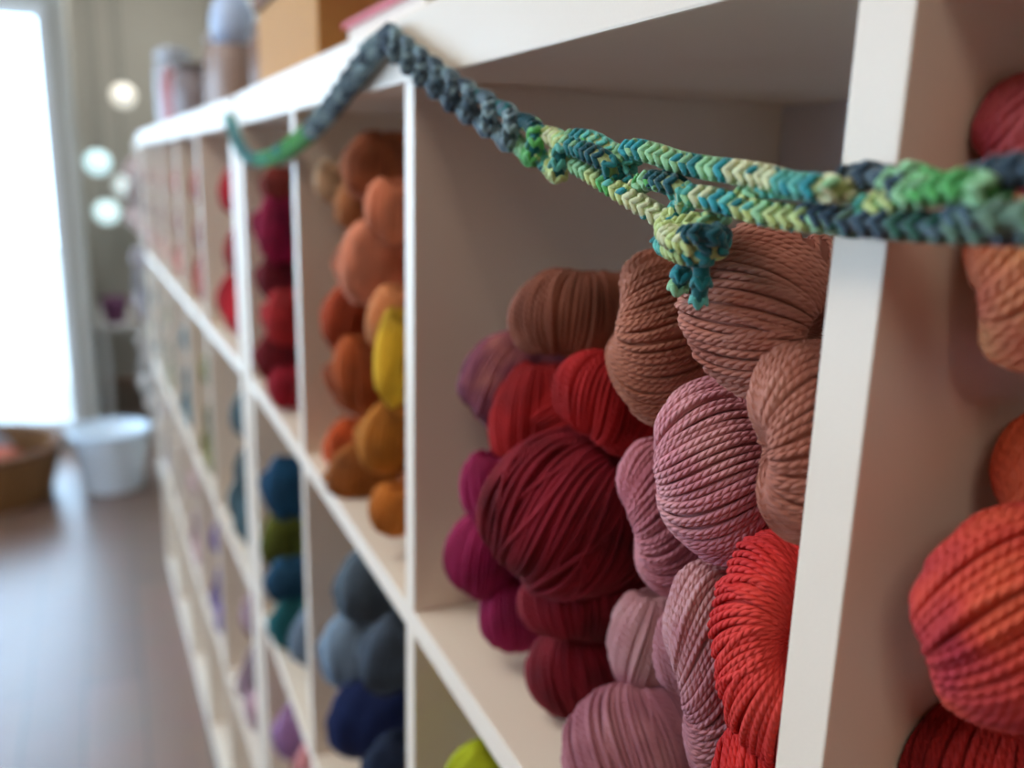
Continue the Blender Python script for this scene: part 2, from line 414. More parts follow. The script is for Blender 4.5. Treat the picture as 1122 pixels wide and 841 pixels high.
# right-hand cube, at the edge of the frame
G2 = 'warm skeins in the cube at the right edge'
skein([LB(1130, 158, 0.035, 64, 72, rot=-6, pole=(0.9, 0.25, 0.2), twist=0.3, seg=60, sides=8, yarn=0.0015, back=0.07)],
      ((190, 76, 92), (208, 104, 106), (222, 140, 120)), 'rose pink skein at the upper right edge, just above the cord', G2, scale=30)
skein([LB(1140, 296, 0.035, 80, 104, rot=-10, pole=(0.9, 0.3, 0.2), twist=0.3, seg=60, sides=8, yarn=0.0015, back=0.07)],
      ((210, 116, 90), (224, 150, 104), (230, 172, 126)), 'peach skein at the right edge, just below the cord', G2, scale=30)
skein([LB(1146, 555, 0.050, 58, 98, rot=8, pole=(0.85, 0.2, 0.1), twist=0.3, seg=50, sides=8, yarn=0.0012, back=0.06)],
      ((200, 74, 48), (216, 100, 66), (222, 120, 84)), 'orange skein wedged between the peach and the coral skeins', G2)
skein([LB(1116, 672, 0.030, 108, 118, rot=-35, pole=(0.80, 0.35, 0.35), twist=0.25, seg=60, sides=8, yarn=0.0014, dimple=0.5, back=0.06)],
      ((168, 44, 56), (208, 70, 56), (222, 96, 62)), 'large coral red skein at the lower right edge', G2, scale=30)
skein([LB(1070, 838, 0.050, 84, 66, rot=-10, pole=(0.5, 0.8, 0.1), twist=0.35, seg=50, sides=7, yarn=0.0012, back=0.06)],
      ((140, 26, 30), (184, 44, 42), (198, 56, 50)), 'red skein in the lower right corner beneath the coral one', G2)

def far_skein(px, py, off, a, b, cols, label, group, rot=0, pole=(0.4, 0.9, 0.2), second=True, yarn=0.0017):
    k = dict(seg=18, sides=4, yarn=yarn, back=0.05, twist=0.3)
    ls = [LB(px, py, off, a, b, rot=rot, pole=pole, **k)]
    if second: ls.append(LB(px-0.3*a, py+0.2*b, off, a*0.85, b*0.8, rot=rot+30, pole=(0.9, 0.3, 0.2), **k))
    return skein(ls, cols, label, group)
def tri(c, s=0.82, h=1.08):
    return (tuple(int(x*s) for x in c), c, tuple(min(255, int(x*h+4)) for x in c))

G3 = 'orange and peach skeins in the second cube'
for px, py, off, a, b, c, lab in (
    (369, 202, .018, 18, 24, (214, 178, 140), 'blurred cream skein at the top of the orange pile'),
    (412, 180, .030, 26, 34, (186, 110, 72), 'blurred tan-brown skein highest in the orange pile'),
    (398, 222, .030, 22, 30, (192, 128, 80), 'blurred caramel skein under the tan-brown one'),
    (366, 255, .040, 30, 27, (196, 112, 92), 'blurred salmon skein on the left side of the orange pile'),
    (430, 232, .018, 22, 32, (214, 128, 92), 'blurred peach skein against the divider, beside the caramel one'),
    (414, 288, .022, 32, 42, (222, 140, 106), 'large blurred pale peach skein in the upper half of the orange pile'),
    (362, 318, .040, 22, 30, (196, 88, 38), 'blurred orange skein on the left, under the salmon one'),
    (390, 345, .032, 26, 36, (170, 66, 26), 'blurred rust orange skein right of the plain orange one'),
    (430, 350, .018, 20, 34, (214, 138, 88), 'blurred apricot skein right above the yellow one'),
    (364, 368, .040, 20, 24, (200, 62, 40), 'blurred vermilion skein at mid height on the left of the orange pile'),
    (371, 425, .040, 31, 34, (136, 26, 14), 'blurred dark red skein at mid height in the orange pile'),
    (403, 415, .028, 26, 44, (166, 78, 28), 'blurred burnt sienna skein left of the yellow one'),
    (434, 392, .008, 18, 48, (226, 180, 44), 'bright yellow skein pressed against the divider'),
    (358, 468, .040, 18, 26, (160, 34, 20), 'blurred brick red skein low on the left of the orange pile'),
    (390, 488, .034, 24, 27, (206, 88, 34), 'blurred bright orange skein low in the pile'),
    (427, 480, .016, 24, 36, (190, 118, 36), 'blurred mustard skein below the yellow one'),
    (398, 524, .026, 31, 33, (158, 90, 30), 'blurred brown ochre skein standing on the shelf below the orange ones'),
    (432, 558, .012, 20, 26, (196, 116, 42), 'blurred golden skein on the shelf, lowest of the orange pile')):
    far_skein(px-4, py, off, a*(1.1 if c[1] < 160 else 1.0), b*1.08, tri(c), lab, G3, rot=RNG.uniform(-25, 25), second=a > 23)
G4 = 'red and magenta skeins in the third cube'
for px, py, off, a, b, c, lab in (
    (303, 205, .030, 14, 22, (150, 60, 52), 'blurred brownish red skein at the top of the third cube'),
    (299, 252, .020, 15, 36, (150, 16, 66), 'blurred magenta skein in the third cube'),
    (300, 305, .020, 15, 26, (110, 10, 30), 'blurred dark wine skein under the magenta one in the third cube'),
    (307, 348, .014, 15, 30, (186, 48, 52), 'blurred light red skein at mid height in the third cube'),
    (299, 392, .020, 16, 26, (120, 12, 26), 'blurred crimson skein low in the third cube'),
    (310, 425, .010, 13, 22, (160, 22, 44), 'blurred rose red skein on the shelf of the third cube')):
    far_skein(px, py, off, a, b, tri(c), lab, G4, second=True)
G5 = 'blue grey skeins in the second cube of the row below'
for px, py, off, a, b, c, lab in (
    (368, 612, .050, 28, 26, (120, 134, 146), 'blurred pale grey skein on top of the blue grey pile'),
    (352, 695, .045, 30, 36, (104, 120, 136), 'blurred slate grey skein on the left of the grey pile'),
    (408, 640, .030, 36, 40, (86, 100, 112), 'blurred dark grey skein upper right in the grey pile'),
    (392, 710, .028, 36, 42, (122, 142, 160), 'blurred light slate skein in the middle of the grey pile'),
    (428, 715, .016, 28, 44, (66, 78, 92), 'blurred charcoal blue skein against the divider in the grey pile'),
    (405, 785, .030, 40, 42, (24, 40, 88), 'blurred navy blue skein at the bottom of the grey pile'),
    (432, 838, .016, 30, 36, (20, 34, 60), 'blurred midnight blue skein lowest beside the divider')):
    far_skein(px, py, off, a, b, tri(c), lab, G5, rot=RNG.uniform(-25, 25))
G6 = 'teal and olive skeins in the third cube of the row below'
for px, py, off, a, b, c, lab in (
    (310, 535, .020, 18, 34, (16, 70, 104), 'blurred petrol blue skein at the top of the teal pile'),
    (306, 592, .024, 18, 28, (92, 98, 28), 'blurred olive green skein under the petrol blue one'),
    (312, 636, .020, 18, 24, (30, 78, 108), 'blurred steel blue skein in the middle of the teal pile'),
    (316, 684, .018, 18, 26, (22, 98, 104), 'blurred teal skein at the bottom of the teal pile'),
    (299, 655, .030, 13, 24, (136, 140, 50), 'blurred yellow green skein at the left of the teal pile')):
    far_skein(px, py, off, a, b, tri(c), lab, G6)
# the green cube right below the nearest one
G7 = 'green skeins in the cube below the nearest one'
far_skein(535, 872, .028, 52, 62, tri((176, 186, 26)), 'lime green skein peeping up at the bottom edge of the photo', G7, second=False, yarn=0.0014)
def at_world(x, y, z, r, cols, label, group, n=2, sq=1.0):
    """a skein out in the cells, given by its real place"""
    v = np.array([x, y, z])-EYE; c = ROT.T@v; d = -c[2]; px, py = 561+F*c[0]/d, 420.5-F*c[1]/d
    ls = []
    off = x-FX
    for i in range(n):
        ls.append(LB(px+(i*0.5*r*F/d if i else 0), py-(i*0.25*r*F/d), off+0.02*i, r*F/d, r*F/d*sq, rot=20*i, pole=((0.5, .8, .2), (.9, .3, .2))[i % 2],
                     seg=16, sides=4, yarn=0.0019, back=0.05, twist=0.3))
    return skein(ls, cols, label, group)
for y, z, c, lab in ((0.34, 0.79, (150, 160, 40), 'moss green skein hidden low in the cube below the nearest one'),
                     (0.26, 0.87, (120, 140, 40), 'leaf green skein below the frame in the green cube'),
                     (0.24, 0.97, (170, 176, 50), 'yellow green skein just under the shelf board in the green cube'),
                     (0.42, 0.80, (110, 124, 40), 'dark green skein on the floor of the green cube')):
    at_world(0.215, y, z, 0.045, tri(c), lab, G7, n=1)
# cells beyond: a few skeins each, seen as soft colour through the narrow openings
def turned(y, x):
    q = y-1.285; return (FX+x*math.cos(TURN)-q*math.sin(TURN), 1.285+q*math.cos(TURN)+x*math.sin(TURN))
rows = {3: [(188, 30, 44), (176, 96, 84), (190, 120, 104), (196, 150, 134), (170, 120, 110), (186, 160, 150), (190, 170, 160), (200, 176, 170)],
        2: [(70, 96, 104), (120, 116, 60), (36, 92, 104), (150, 146, 110), (150, 150, 140), (180, 170, 150), (150, 140, 140), (170, 160, 160)],
        1: [(170, 140, 150), (120, 96, 150), (190, 150, 150), (200, 180, 160), (180, 170, 170), (190, 180, 170), (190, 180, 170), (190, 180, 170)]}
nm = {3: 'upper', 2: 'middle', 1: 'lower'}
ordn = ['fourth', 'fifth', 'sixth', 'seventh', 'eighth', 'ninth', 'tenth', 'eleventh']
centres = [1.05+0.19, ]
cellc = [1.323+.17+.355*i for i in range(5)]+[O3[1]+.038+.17+.355*i for i in range(3)]
shade = ['palest', 'darkest']
for row, cl in rows.items():
    for i, (yc, c) in enumerate(zip(cellc, cl)):
        for j, (dy, dz, f) in enumerate(((-0.07, 0.06, 1.1), (-0.10, 0.155, 0.8), (0.0, 0.07, 0.92), (-0.085, 0.245, 1.0))):
            x, y = turned(yc+dy, 0.055)
            col = tuple(min(255, int(v*f)) for v in c)
            at_world(x, y, ZS[row]+dz, 0.058, tri(col), 'blurred skein in the %s row, %s cube, %s' % (nm[row], ordn[i], ['nearest the front board edge', 'second one up its pile', 'farther one on the board', 'topmost of its pile'][j]),
                     'far skeins in the %s row' % nm[row], n=1, sq=0.9)
for j, (px, py, a, c, lab) in enumerate(((330, 800, 26, (150, 110, 150), 'blurred lilac skein in the lower row, third cube'),
                                 (300, 770, 20, (200, 150, 150), 'blurred pale pink skein in the lower row, beside the lilac one'),
                                 (352, 838, 26, (196, 130, 130), 'blurred rose skein in the lower row at the bottom edge of the photo'))):
    far_skein(px, py, .03, a, a*1.2, tri(c), lab, 'pastel skeins in the lower row')

for y, z, c, lab in ((-0.05, 1.32, (228, 96, 64), 'peach skein out of frame at the top of the right cube'), (-0.02, 1.22, (228, 70, 44), 'orange skein out of frame at mid height in the right cube'),
                     (-0.10, 1.15, (206, 44, 36), 'red skein out of frame on the board of the right cube'), (-0.12, 1.25, (222, 60, 48), 'coral skein out of frame behind the others in the right cube')):
    at_world(0.235, y, z, 0.062, tri(c), lab, 'skeins beyond the right edge of the frame', n=1)  # unseen skeins, reddened and enlarged so their bounce tints the post

for x, y, z, r, c, lab in ((0.235, 0.60, 1.145, 0.046, (176, 92, 34), 'ochre orange skein on the board at the foot of the orange pile, by the divider'),
                       (0.265, 0.66, 1.165, 0.050, (150, 40, 20), 'brick skein deep in the orange pile behind the burnt sienna one'),
                       (0.265, 0.64, 1.245, 0.048, (166, 62, 26), 'dark orange skein deep behind the rust orange one'),
                       (0.265, 0.62, 1.325, 0.046, (196, 112, 82), 'dusky peach skein deep behind the pale peach one')):
    at_world(x, y, z, r, tri(c), lab, G3, n=1)
for x, y, z, r, c, lab in ((0.245, 0.62, 0.795, 0.046, (44, 58, 84), 'dark blue skein deep on the board behind the navy one'),
                       (0.265, 0.63, 0.885, 0.048, (76, 90, 102), 'grey skein deep behind the light slate one'),):
    at_world(x, y, z, r, tri(c), lab, G5, n=1)

# ------------------------------------------------------------------ knitted garland
def cr(P, step):
    """Catmull-Rom through points, resampled at even steps"""
    P = np.asarray(P, float); P = np.vstack([2*P[0]-P[1], P, 2*P[-1]-P[-2]]); out = []
    for i in range(1, len(P)-2):
        t = np.linspace(0, 1, 24, endpoint=False)[:, None]; a, b, c, d = P[i-1], P[i], P[i+1], P[i+2]
        out.append(0.5*((2*b)+(c-a)*t+(2*a-5*b+4*c-d)*t**2+(-a+3*b-3*c+d)*t**3))
    out = np.vstack(out+[P[-2][None]])
    s = np.concatenate([[0], np.cumsum(np.linalg.norm(np.diff(out, axis=0), axis=1))])
    n = max(3, int(s[-1]/step)); q = np.linspace(0, s[-1], n)
    return np.stack([np.interp(q, s, out[:, k]) for k in range(3)], 1)

_u = np.linspace(0, 2*math.pi, 8, endpoint=False); _v = np.linspace(0, math.pi, 7)
def blob(c, ax, bx, cx):
    """small ellipsoid as quads with semi-axis vectors"""
    V = [c+ax*math.cos(v)+(bx*math.cos(u)+cx*math.sin(u))*max(math.sin(v)**0.75, 0.05) for v in _v for u in _u]
    return V
_q = np.array([(i*8+k, i*8+(k+1) % 8, (i+1)*8+(k+1) % 8, (i+1)*8+k) for i in range(6) for k in range(8)])

DYE = {'slate': (92, 118, 130), 'slateD': (52, 76, 92), 'blue': (128, 156, 162), 'teal': (26, 120, 124), 'tealD': (8, 78, 88), 'sea': (88, 176, 164), 'mint': (142, 196, 148),
       'lime': (188, 206, 136), 'cream': (206, 212, 168), 'green': (84, 170, 92), 'pine': (40, 92, 76), 'sage': (96, 128, 106), 'turq': (40, 150, 160)}
class Knit:
    def __init__(s): s.V = []; s.Q = []; s.K = []; s.n = 0
    def cord(s, pts, r, dyes, run=(2, 5), row=0.0044, seq=None, taper=False):
        P = cr(pts, row); T = np.gradient(P, axis=0); T /= np.linalg.norm(T, axis=1, keepdims=True)
        # one column of V stitches looks at the photographer's side of the aisle (-x)
        nrow = len(P); i = 0; cur = 0; col = None; left = 0; si = 0
        for i in range(nrow):
            if left < 0.5:
                if seq: col = DYE[seq[min(si, len(seq)-1)][0]]; left += seq[min(si, len(seq)-1)][1]*0.0036/row if seq else 0; si += 1
                else:
                    new = dyes[RNG.integers(len(dyes))]
                    col = DYE[new]; left = int(RNG.integers(run[0], run[1]+1))
            left -= 1
            t = T[i]; out = np.array([-1.0, -0.25, 0.1]); out -= t*(out@t); out /= np.linalg.norm(out); sd = np.cross(t, out)
            rr = r*(1 if not taper else 1-0.3*i/nrow)
            for j in range(4):
                for sg in (-1, 1):
                    a = j*math.pi/2 + sg*0.36
                    n = out*math.cos(a)+sd*math.sin(a); b = np.cross(t, n)
                    # legs of the V meet at the rear end and open forwards
                    dirn = t*0.80 + b*sg*0.60; dirn /= np.linalg.norm(dirn)
                    c = P[i]+n*rr*0.74 + t*row*0.15
                    side = np.cross(n, dirn)
                    jit = 1+0.16*RNG.standard_normal()
                    s.V += blob(c, (dirn+n*0.10)*row*0.66, side*rr*0.33*jit, n*rr*0.36)
                    s.Q.append(_q+s.n); s.n += 56
                    k = 0.85+0.3*RNG.random(); c2 = DYE[dyes[RNG.integers(len(dyes))]] if RNG.random() < 0.12 else col; lc = [x*k for x in lin(*c2)[:3]]+[1]
                    s.K += [lc]*56
        # soft core under the stitches
        m = 8; ang = np.arange(m)*2*math.pi/m; base = s.n
        for i in range(nrow):
            t = T[i]; out = np.array([-1.0, -0.25, 0.1]); out -= t*(out@t); out /= np.linalg.norm(out); sd = np.cross(t, out)
            for a in ang: s.V.append(P[i]+(out*math.cos(a)+sd*math.sin(a))*r*0.72); s.K.append([x*0.8 for x in lin(*DYE[dyes[0]])[:3]]+[1])
        s.Q.append(np.array([(base+i*m+k, base+i*m+(k+1) % m, base+(i+1)*m+(k+1) % m, base+(i+1)*m+k) for i in range(nrow-1) for k in range(m)])); s.n += nrow*m
    def build(s, name, parent, origin):
        me = raw(name, np.array(s.V)-origin, np.concatenate(s.Q), None, np.array(s.K))
        return link(name, me, CORD, parent, True)

def cord_material():
    m, nt, p = material('knitted_wool'); N, L = nt.nodes, nt.links
    a = N.new('ShaderNodeAttribute'); a.attribute_name = 'dye'
    tc = N.new('ShaderNodeTexCoord'); n = N.new('ShaderNodeTexNoise'); n.inputs['Scale'].default_value = 900; n.inputs['Detail'].default_value = 3
    L.new(tc.outputs['Object'], n.inputs['Vector'])
    L.new(a.outputs['Color'], p.inputs['Base Color'])
    b = N.new('ShaderNodeBump'); b.inputs['Strength'].default_value = 0.6; b.inputs['Distance'].default_value = 0.0004
    L.new(n.outputs['Fac'], b.inputs['Height']); L.new(b.outputs['Normal'], p.inputs['Normal'])
    p.inputs['Roughness'].default_value = 0.85; p.inputs['Sheen Weight'].default_value = 0.3
    p.inputs['Specular IOR Level'].default_value = 0.25
    return m
CORD = cord_material()
GX = FX-0.0055
def G(px, py, dx=0.0): return at_x(px, py, GX-dx)[0]
R0 = 0.0034
org = G(620, 170)
gar = empty('knitted_garland', tuple(org), 'green and teal knitted cord chain draped along the front of the shelves', 'garland')
main = Knit()
pale = ['lime', 'mint', 'sea', 'teal', 'cream', 'green', 'turq', 'lime']
# explicit links, from the middle of the photo to its right edge
main.cord([G(612, 172, .002), G(640, 186, .002), G(676, 208, .003), G(708, 228, .003), G(738, 246, .002)], R0, pale, seq=[('lime', 1), ('teal', 2), ('lime', 1), ('mint', 3), ('lime', 3), ('green', 2), ('lime', 3), ('cream', 9)])
main.cord([G(604, 150, .003), G(628, 160, .004), G(655, 172, .006), G(672, 184, .004), G(668, 196, .0), G(690, 202, -.001)], R0, pale, seq=[('cream', 3), ('mint', 2), ('teal', 3), ('tealD', 4), ('teal', 3)])
main.cord([G(610, 168, .0), G(622, 152, .001), G(645, 152, .002), G(668, 164, .001), G(690, 180, -.001)], R0*.92, pale, seq=[('lime', 3), ('mint', 2), ('teal', 2), ('sea', 5)])
main.cord([G(672, 182, -.001), G(690, 164, .001), G(715, 168, .002), G(745, 178, .002), G(775, 184, .002), G(805, 188, .003), G(838, 194, .003), G(868, 203, .006), G(900, 206, .008), G(922, 207, .005), G(930, 214, .0)], R0, pale,
          seq=[('mint', 4), ('turq', 3), ('mint', 6), ('teal', 3), ('mint', 2), ('turq', 2), ('cream', 6), ('sea', 3), ('turq', 2), ('cream', 1.5), ('teal', 3), ('pine', 8)])
main.cord([G(690, 214, -.001), G(708, 198, .001), G(728, 200, .004), G(746, 205, .004), G(752, 216, .002), G(745, 228, .0)], R0*.95, pale, seq=[('cream', 3), ('mint', 2), ('tealD', 5), ('sea', 8)])
main.cord([G(728, 196, .0), G(748, 212, .002), G(772, 216, .003), G(796, 222, .003), G(822, 230, .003), G(850, 236, .003), G(878, 239, .003), G(905, 240, .002), G(930, 244, .002)], R0, pale,
          seq=[('teal', 3), ('sea', 3), ('cream', 2), ('turq', 3), ('lime', 2), ('mint', 2), ('lime', 3), ('mint', 3), ('teal', 3), ('cream', 5), ('slate', 5)])
main.cord([G(790, 228, .0), G(812, 216, .001), G(838, 206, .001), G(862, 206, .003)], R0*.85, pale, seq=[('mint', 5), ('sea', 8)])
main.cord([G(886, 232, .002), G(918, 240, .003), G(955, 244, .003), G(992, 247, .003), G(1030, 249, .003), G(1066, 250, .003), G(1100, 250, .003), G(1140, 250, .003), G(1180, 250, .003)], R0, ['slate', 'pine', 'sage'],
          seq=[('slateD', 7), ('pine', 4), ('sage', 3), ('slateD', 4), ('pine', 4), ('sage', 4), ('sage', 12)])
main.cord([G(924, 212, -.002), G(930, 196, .001), G(950, 192, .002), G(968, 196, .002), G(985, 204, .004)], R0*.98, ['slate'], seq=[('slateD', 6), ('slate', 5)])
main.cord([G(935, 232, .000), G(958, 226, .002), G(985, 216, .004), G(1012, 210, .006), G(1045, 204, .008), G(1072, 206, .009), G(1088, 214, .006), G(1090, 224, .001)], R0, ['green'],
          seq=[('sea', 3), ('lime', 1.5), ('mint', 3), ('green', 2), ('mint', 1.5), ('pine', 12)])
main.cord([G(975, 200, .003), G(992, 192, .003), G(1012, 198, .003)], R0*.9, ['mint'], seq=[('mint', 3), ('green', 6)])
main.cord([G(1068, 214, -.003), G(1076, 196, .000), G(1098, 188, .003), G(1130, 186, .004), G(1170, 186, .004)], R0*1.02, ['slateD'], seq=[('slate', 3), ('slateD', 20)])
main.cord([G(1052, 236, .003), G(1072, 232, .006), G(1096, 238, .008), G(1125, 236, .008), G(1165, 232, .008)], R0*1.02, ['sage'], seq=[('slate', 3), ('sage', 20)])
main.build('cord', gar, org)
# the rest of the chain: the same V-shaped links repeated
def chain(path, pitch, wdt, dyes, row=0.0042, r=R0, first=0):
    k_ = Knit(); P = cr(path, 0.004); s = np.concatenate([[0], np.cumsum(np.linalg.norm(np.diff(P, axis=0), axis=1))])
    T = np.gradient(P, axis=0); T /= np.linalg.norm(T, axis=1, keepdims=True)
    at = lambda q: np.array([np.interp(q, s, P[:, k]) for k in range(3)])
    tt = lambda q: np.array([np.interp(q, s, T[:, k]) for k in range(3)])
    q = 0.0; i = 0
    while q+1.42*pitch < s[-1]+0.004:
        pts = []
        for u in np.linspace(0, 1, 9):
            a = q+1.45*pitch*math.sin(math.pi*u)**0.8; a = min(a, s[-1])
            t = tt(a); out = np.array([-1.0, 0, 0]); lat = np.cross(out, t); lat /= np.linalg.norm(lat)
            pts.append(at(a)+lat*wdt*math.cos(math.pi*u)*(0.35+0.65*math.sin(math.pi*u))+out*(0.001+0.006*math.sin(math.pi*u)**2))
        k_.cord(pts, r, dyes(q/s[-1]), row=row, run=(1, 4)); q += pitch; i += 1
    return k_
c1 = [G(427, 40), G(448, 58), G(475, 80), G(505, 103), G(535, 122), G(565, 141), G(598, 160), G(630, 178)]
chain(c1, 0.024, 0.0105, lambda f: ['slate', 'blue', 'slateD', 'blue', 'slate', 'slateD'] if f < 0.55 else (['slate', 'blue', 'teal', 'slate'] if f < 0.7 else ['teal', 'green', 'sea', 'tealD', 'lime', 'mint'])).build('cord', gar, org)
c2 = [G(429, 38), G(412, 60), G(388, 92), G(360, 128), G(330, 156), G(300, 173), G(277, 173), G(262, 154), G(252, 122)]
chain(c2, 0.026, 0.0068, lambda f: ['slate', 'slateD', 'blue'] if f < 0.25 else (['green', 'teal', 'sea', 'green'] if f < 0.6 else ['sea', 'teal', 'slate']), row=0.0048, r=0.0042).build('cord', gar, org)
# knot with its two short ends
kn = Knit()
kn.cord([G(738, 238, .002), G(730, 250, .006), G(738, 262, .010), G(760, 268, .011), G(780, 268, .007), G(786, 256, .002), G(770, 250, -.002)], R0*1.02, pale, seq=[('lime', 3), ('cream', 2), ('lime', 3), ('tealD', 4), ('teal', 9)], row=0.0036)
kn.cord([G(728, 268, .003), G(745, 276, .008), G(766, 280, .009), G(784, 272, .005), G(788, 260, .0)], R0*1.0, pale, seq=[('sea', 2), ('lime', 4), ('teal', 9)], row=0.0036)
kn.cord([G(752, 258, .010), G(766, 256, .013), G(780, 258, .010)], R0*.9, ['tealD'], seq=[('tealD', 8)], row=0.0036)
kn.cord([G(742, 248, .003), G(765, 243, .004), G(790, 247, .000)], R0*.9, ['lime'], seq=[('lime', 3), ('mint', 8)], row=0.0036)
kn.build('knot', gar, org)
t1 = Knit(); t1.cord([G(752, 282, .004), G(748, 296, .004), G(744, 312, .003)], R0*.95, ['teal'], seq=[('teal', 1), ('turq', 1), ('mint', 1), ('lime', 5)], row=0.0036); t1.build('cord_end', gar, org)
t2 = Knit(); t2.cord([G(768, 282, .006), G(769, 298, .006), G(768, 314, .005), G(766, 326, .004)], R0*1.0, ['teal'], seq=[('turq', 1), ('teal', 1), ('sea', 1), ('mint', 1), ('green', 5)], row=0.0038, taper=True); t2.build('cord_end', gar, org)
t3 = Knit(); t3.cord([G(738, 246, .0), G(726, 254, .001), G(720, 264, .001)], R0*.7, ['teal'], seq=[('teal', 5)], row=0.0025, taper=True); t3.build('cord_end', gar, org)

# ------------------------------------------------------------------ on top of the shelves
TOP = 1.470
KRAFT = plain('kraft_cardboard', lin(184, 132, 68), 0.75, 0.1, 80, 0.05)
KRAFT_D = plain('dark_kraft', lin(118, 72, 30), 0.7, 0.1, 80, 0.05)
bx = empty('cardboard_box', (0.255, 0.975, TOP), 'ochre cardboard box with a dark brown lid, standing on top of the shelves', 'box')
boxes('body', [((-0.075, -0.16, 0), (0.12, 0.16, 0.085))], KRAFT, bx, 0.002)
boxes('lid', [((-0.080, -0.165, 0.085), (0.125, 0.165, 0.12))], KRAFT_D, bx, 0.002)
# book lying flat with a pink cover
bk = empty('book', (0.265, 0.685, TOP), 'flat white book with a pink cover, on the shelf top beside the cardboard box', 'book')
boxes('cover', [((-0.07, -0.105, 0.0), (0.07, 0.105, 0.004)), ((0.066, -0.105, 0.004), (0.07, 0.105, 0.026)), ((-0.07, -0.105, 0.026), (0.07, 0.105, 0.030))], plain('pink_cover', lin(206, 96, 110), 0.5), bk, 0.0008)
boxes('pages', [((-0.065, -0.101, 0.004), (0.066, 0.101, 0.026))], plain('paper', lin(240, 232, 220), 0.8), bk)
cy = empty('label_roll', (0.262, 0.670, TOP+0.030), 'creamy white dish resting on the pink book', 'dish')
lathe('bowl', [(0.0, 0.0), (0.03, 0.0), (0.036, 0.004), (0.055, 0.030), (0.058, 0.032), (0.055, 0.033), (0.034, 0.008), (0.0, 0.006)], plain('cream_glaze', lin(240, 226, 190), 0.3), cy)
cy.name = 'dish'
tn = empty('wooden_bobbin', (0.255, 0.505, TOP), 'brown wooden bobbin on top of the shelves above the cord peak', 'bobbin')
lathe('spool', [(0.0, 0.0), (0.03, 0.0), (0.03, 0.008), (0.014, 0.014), (0.014, 0.06), (0.03, 0.066), (0.03, 0.074), (0.0, 0.074)], plain('brown_wood', lin(150, 104, 64), 0.6), tn)
def jar(x, y, r, h, body, lid, label, q=0.84):
    t = empty('jar', (x, y, TOP), label, 'jar', 'jars and tins on top of the shelves')
    lathe('body', [(0, 0), (r*.92, 0), (r, 0.01), (r, h*(q-.09)), (r*.8, h*q), (0, h*q)], plain('jar_glaze', lin(*body), 0.4), t, seg=24)
    lathe('lid', [(0, h*q), (r*.86, h*q), (r*.98, h*(q+.35*(1-q))), (r*.88, h*(q+.7*(1-q))), (r*.5, h), (0, h)], plain('jar_lid', lin(*lid), 0.4), t, seg=24)
    return t
def tx(y, x): return turned(y, x)
x, y = tx(1.42, 0.10); jar(x, y, 0.050, 0.12, (126, 92, 74), (110, 80, 66), 'brown jar just past the cardboard box')
x, y = tx(1.56, 0.05); jar(x, y, 0.036, 0.175, (158, 136, 126), (186, 206, 236), 'tall brownish jar with a big pale blue top, past the cardboard box', 0.56)
x, y = tx(1.80, 0.08); jar(x, y, 0.045, 0.15, (140, 110, 92), (128, 98, 80), 'tan brown jar behind the tall blue-topped one')
x, y = tx(2.10, 0.06); jar(x, y, 0.050, 0.12, (130, 116, 116), (90, 76, 70), 'grey jar with a dark lid further along the top')
x, y = tx(2.45, 0.06); jar(x, y, 0.045, 0.14, (182, 116, 118), (176, 120, 120), 'dull pink jar on the far part of the shelf top')
x, y = tx(2.75, 0.08); jar(x, y, 0.050, 0.22, (176, 180, 186), (184, 188, 196), 'tall light grey jar, farthest on the shelf top')

# ------------------------------------------------------------------ far end of the shop
def basket():
    t = empty('wicker_basket', (-0.53, 4.05, 0), 'brown wicker basket on the floor under the shop window', 'basket')
    n, m = 64, 26; V = []
    for i in range(m):
        z = 0.22*i/(m-1); rr = 0.235+0.05*(i/(m-1))
        for k in range(n):
            a = 2*math.pi*k/n; w_ = 0.008*(1 if (i+k//2) % 2 else -1)
            V.append(((rr+w_)*math.cos(a), (rr+w_)*math.sin(a), z))
    Q = [(i*n+k, i*n+(k+1) % n, (i+1)*n+(k+1) % n, (i+1)*n+k) for i in range(m-1) for k in range(n)]
    link('woven_side', raw('woven_side', V, Q), plain('wicker', lin(140, 96, 52), 0.7, 0.3, 60, 0.2), t, True)
    lathe('rim', [(0.275, 0.210), (0.30, 0.215), (0.305, 0.232), (0.285, 0.244), (0.268, 0.232), (0.275, 0.210)], plain('wicker_rim', lin(110, 72, 44), 0.7), t)
    lathe('base', [(0, 0.0), (0.235, 0.0), (0.235, 0.02), (0, 0.02)], plain('wicker_base', lin(96, 60, 30), 0.7), t)
    for k, (dx, dy, r, c, lab) in enumerate(((-.12, -.08, .09, (150, 60, 66), 'dark rose ball of wool in the wicker basket'), (.08, -.1, .085, (196, 110, 90), 'salmon ball of wool in the wicker basket'),
                              (.0, .1, .1, (150, 150, 160), 'grey ball of wool in the wicker basket'))):
        zc = 0.15
        phi = np.linspace(0.05, math.pi-.05, 24)
        Vs = []; n_ = 30
        cur = np.zeros((n_*2, 24, 3)); nor = np.zeros_like(cur)
        for j in range(n_*2):
            th = 2*math.pi*j/n_; d3 = np.stack([np.sin(phi)*math.cos(th), np.sin(phi)*math.sin(th), np.cos(phi)], 1)
            if j >= n_: d3 = d3[:, [2, 0, 1]]
            nor[j] = d3; cur[j] = d3*r
        V3, Q3, U3 = tubes(cur, nor, 0.006, 4)
        o = link('wool_ball', raw('wool_ball', V3, Q3, U3), yarn_mat(tri(c)), None, True, (-0.53+dx, 4.05+dy, zc))
        tag(o, lab, 'yarn', 'balls of wool in the basket')
basket()
bu = empty('white_bucket', (-0.05, 4.02, 0), 'pale blue-white bucket on the floor between the basket and the shelves', 'bucket')
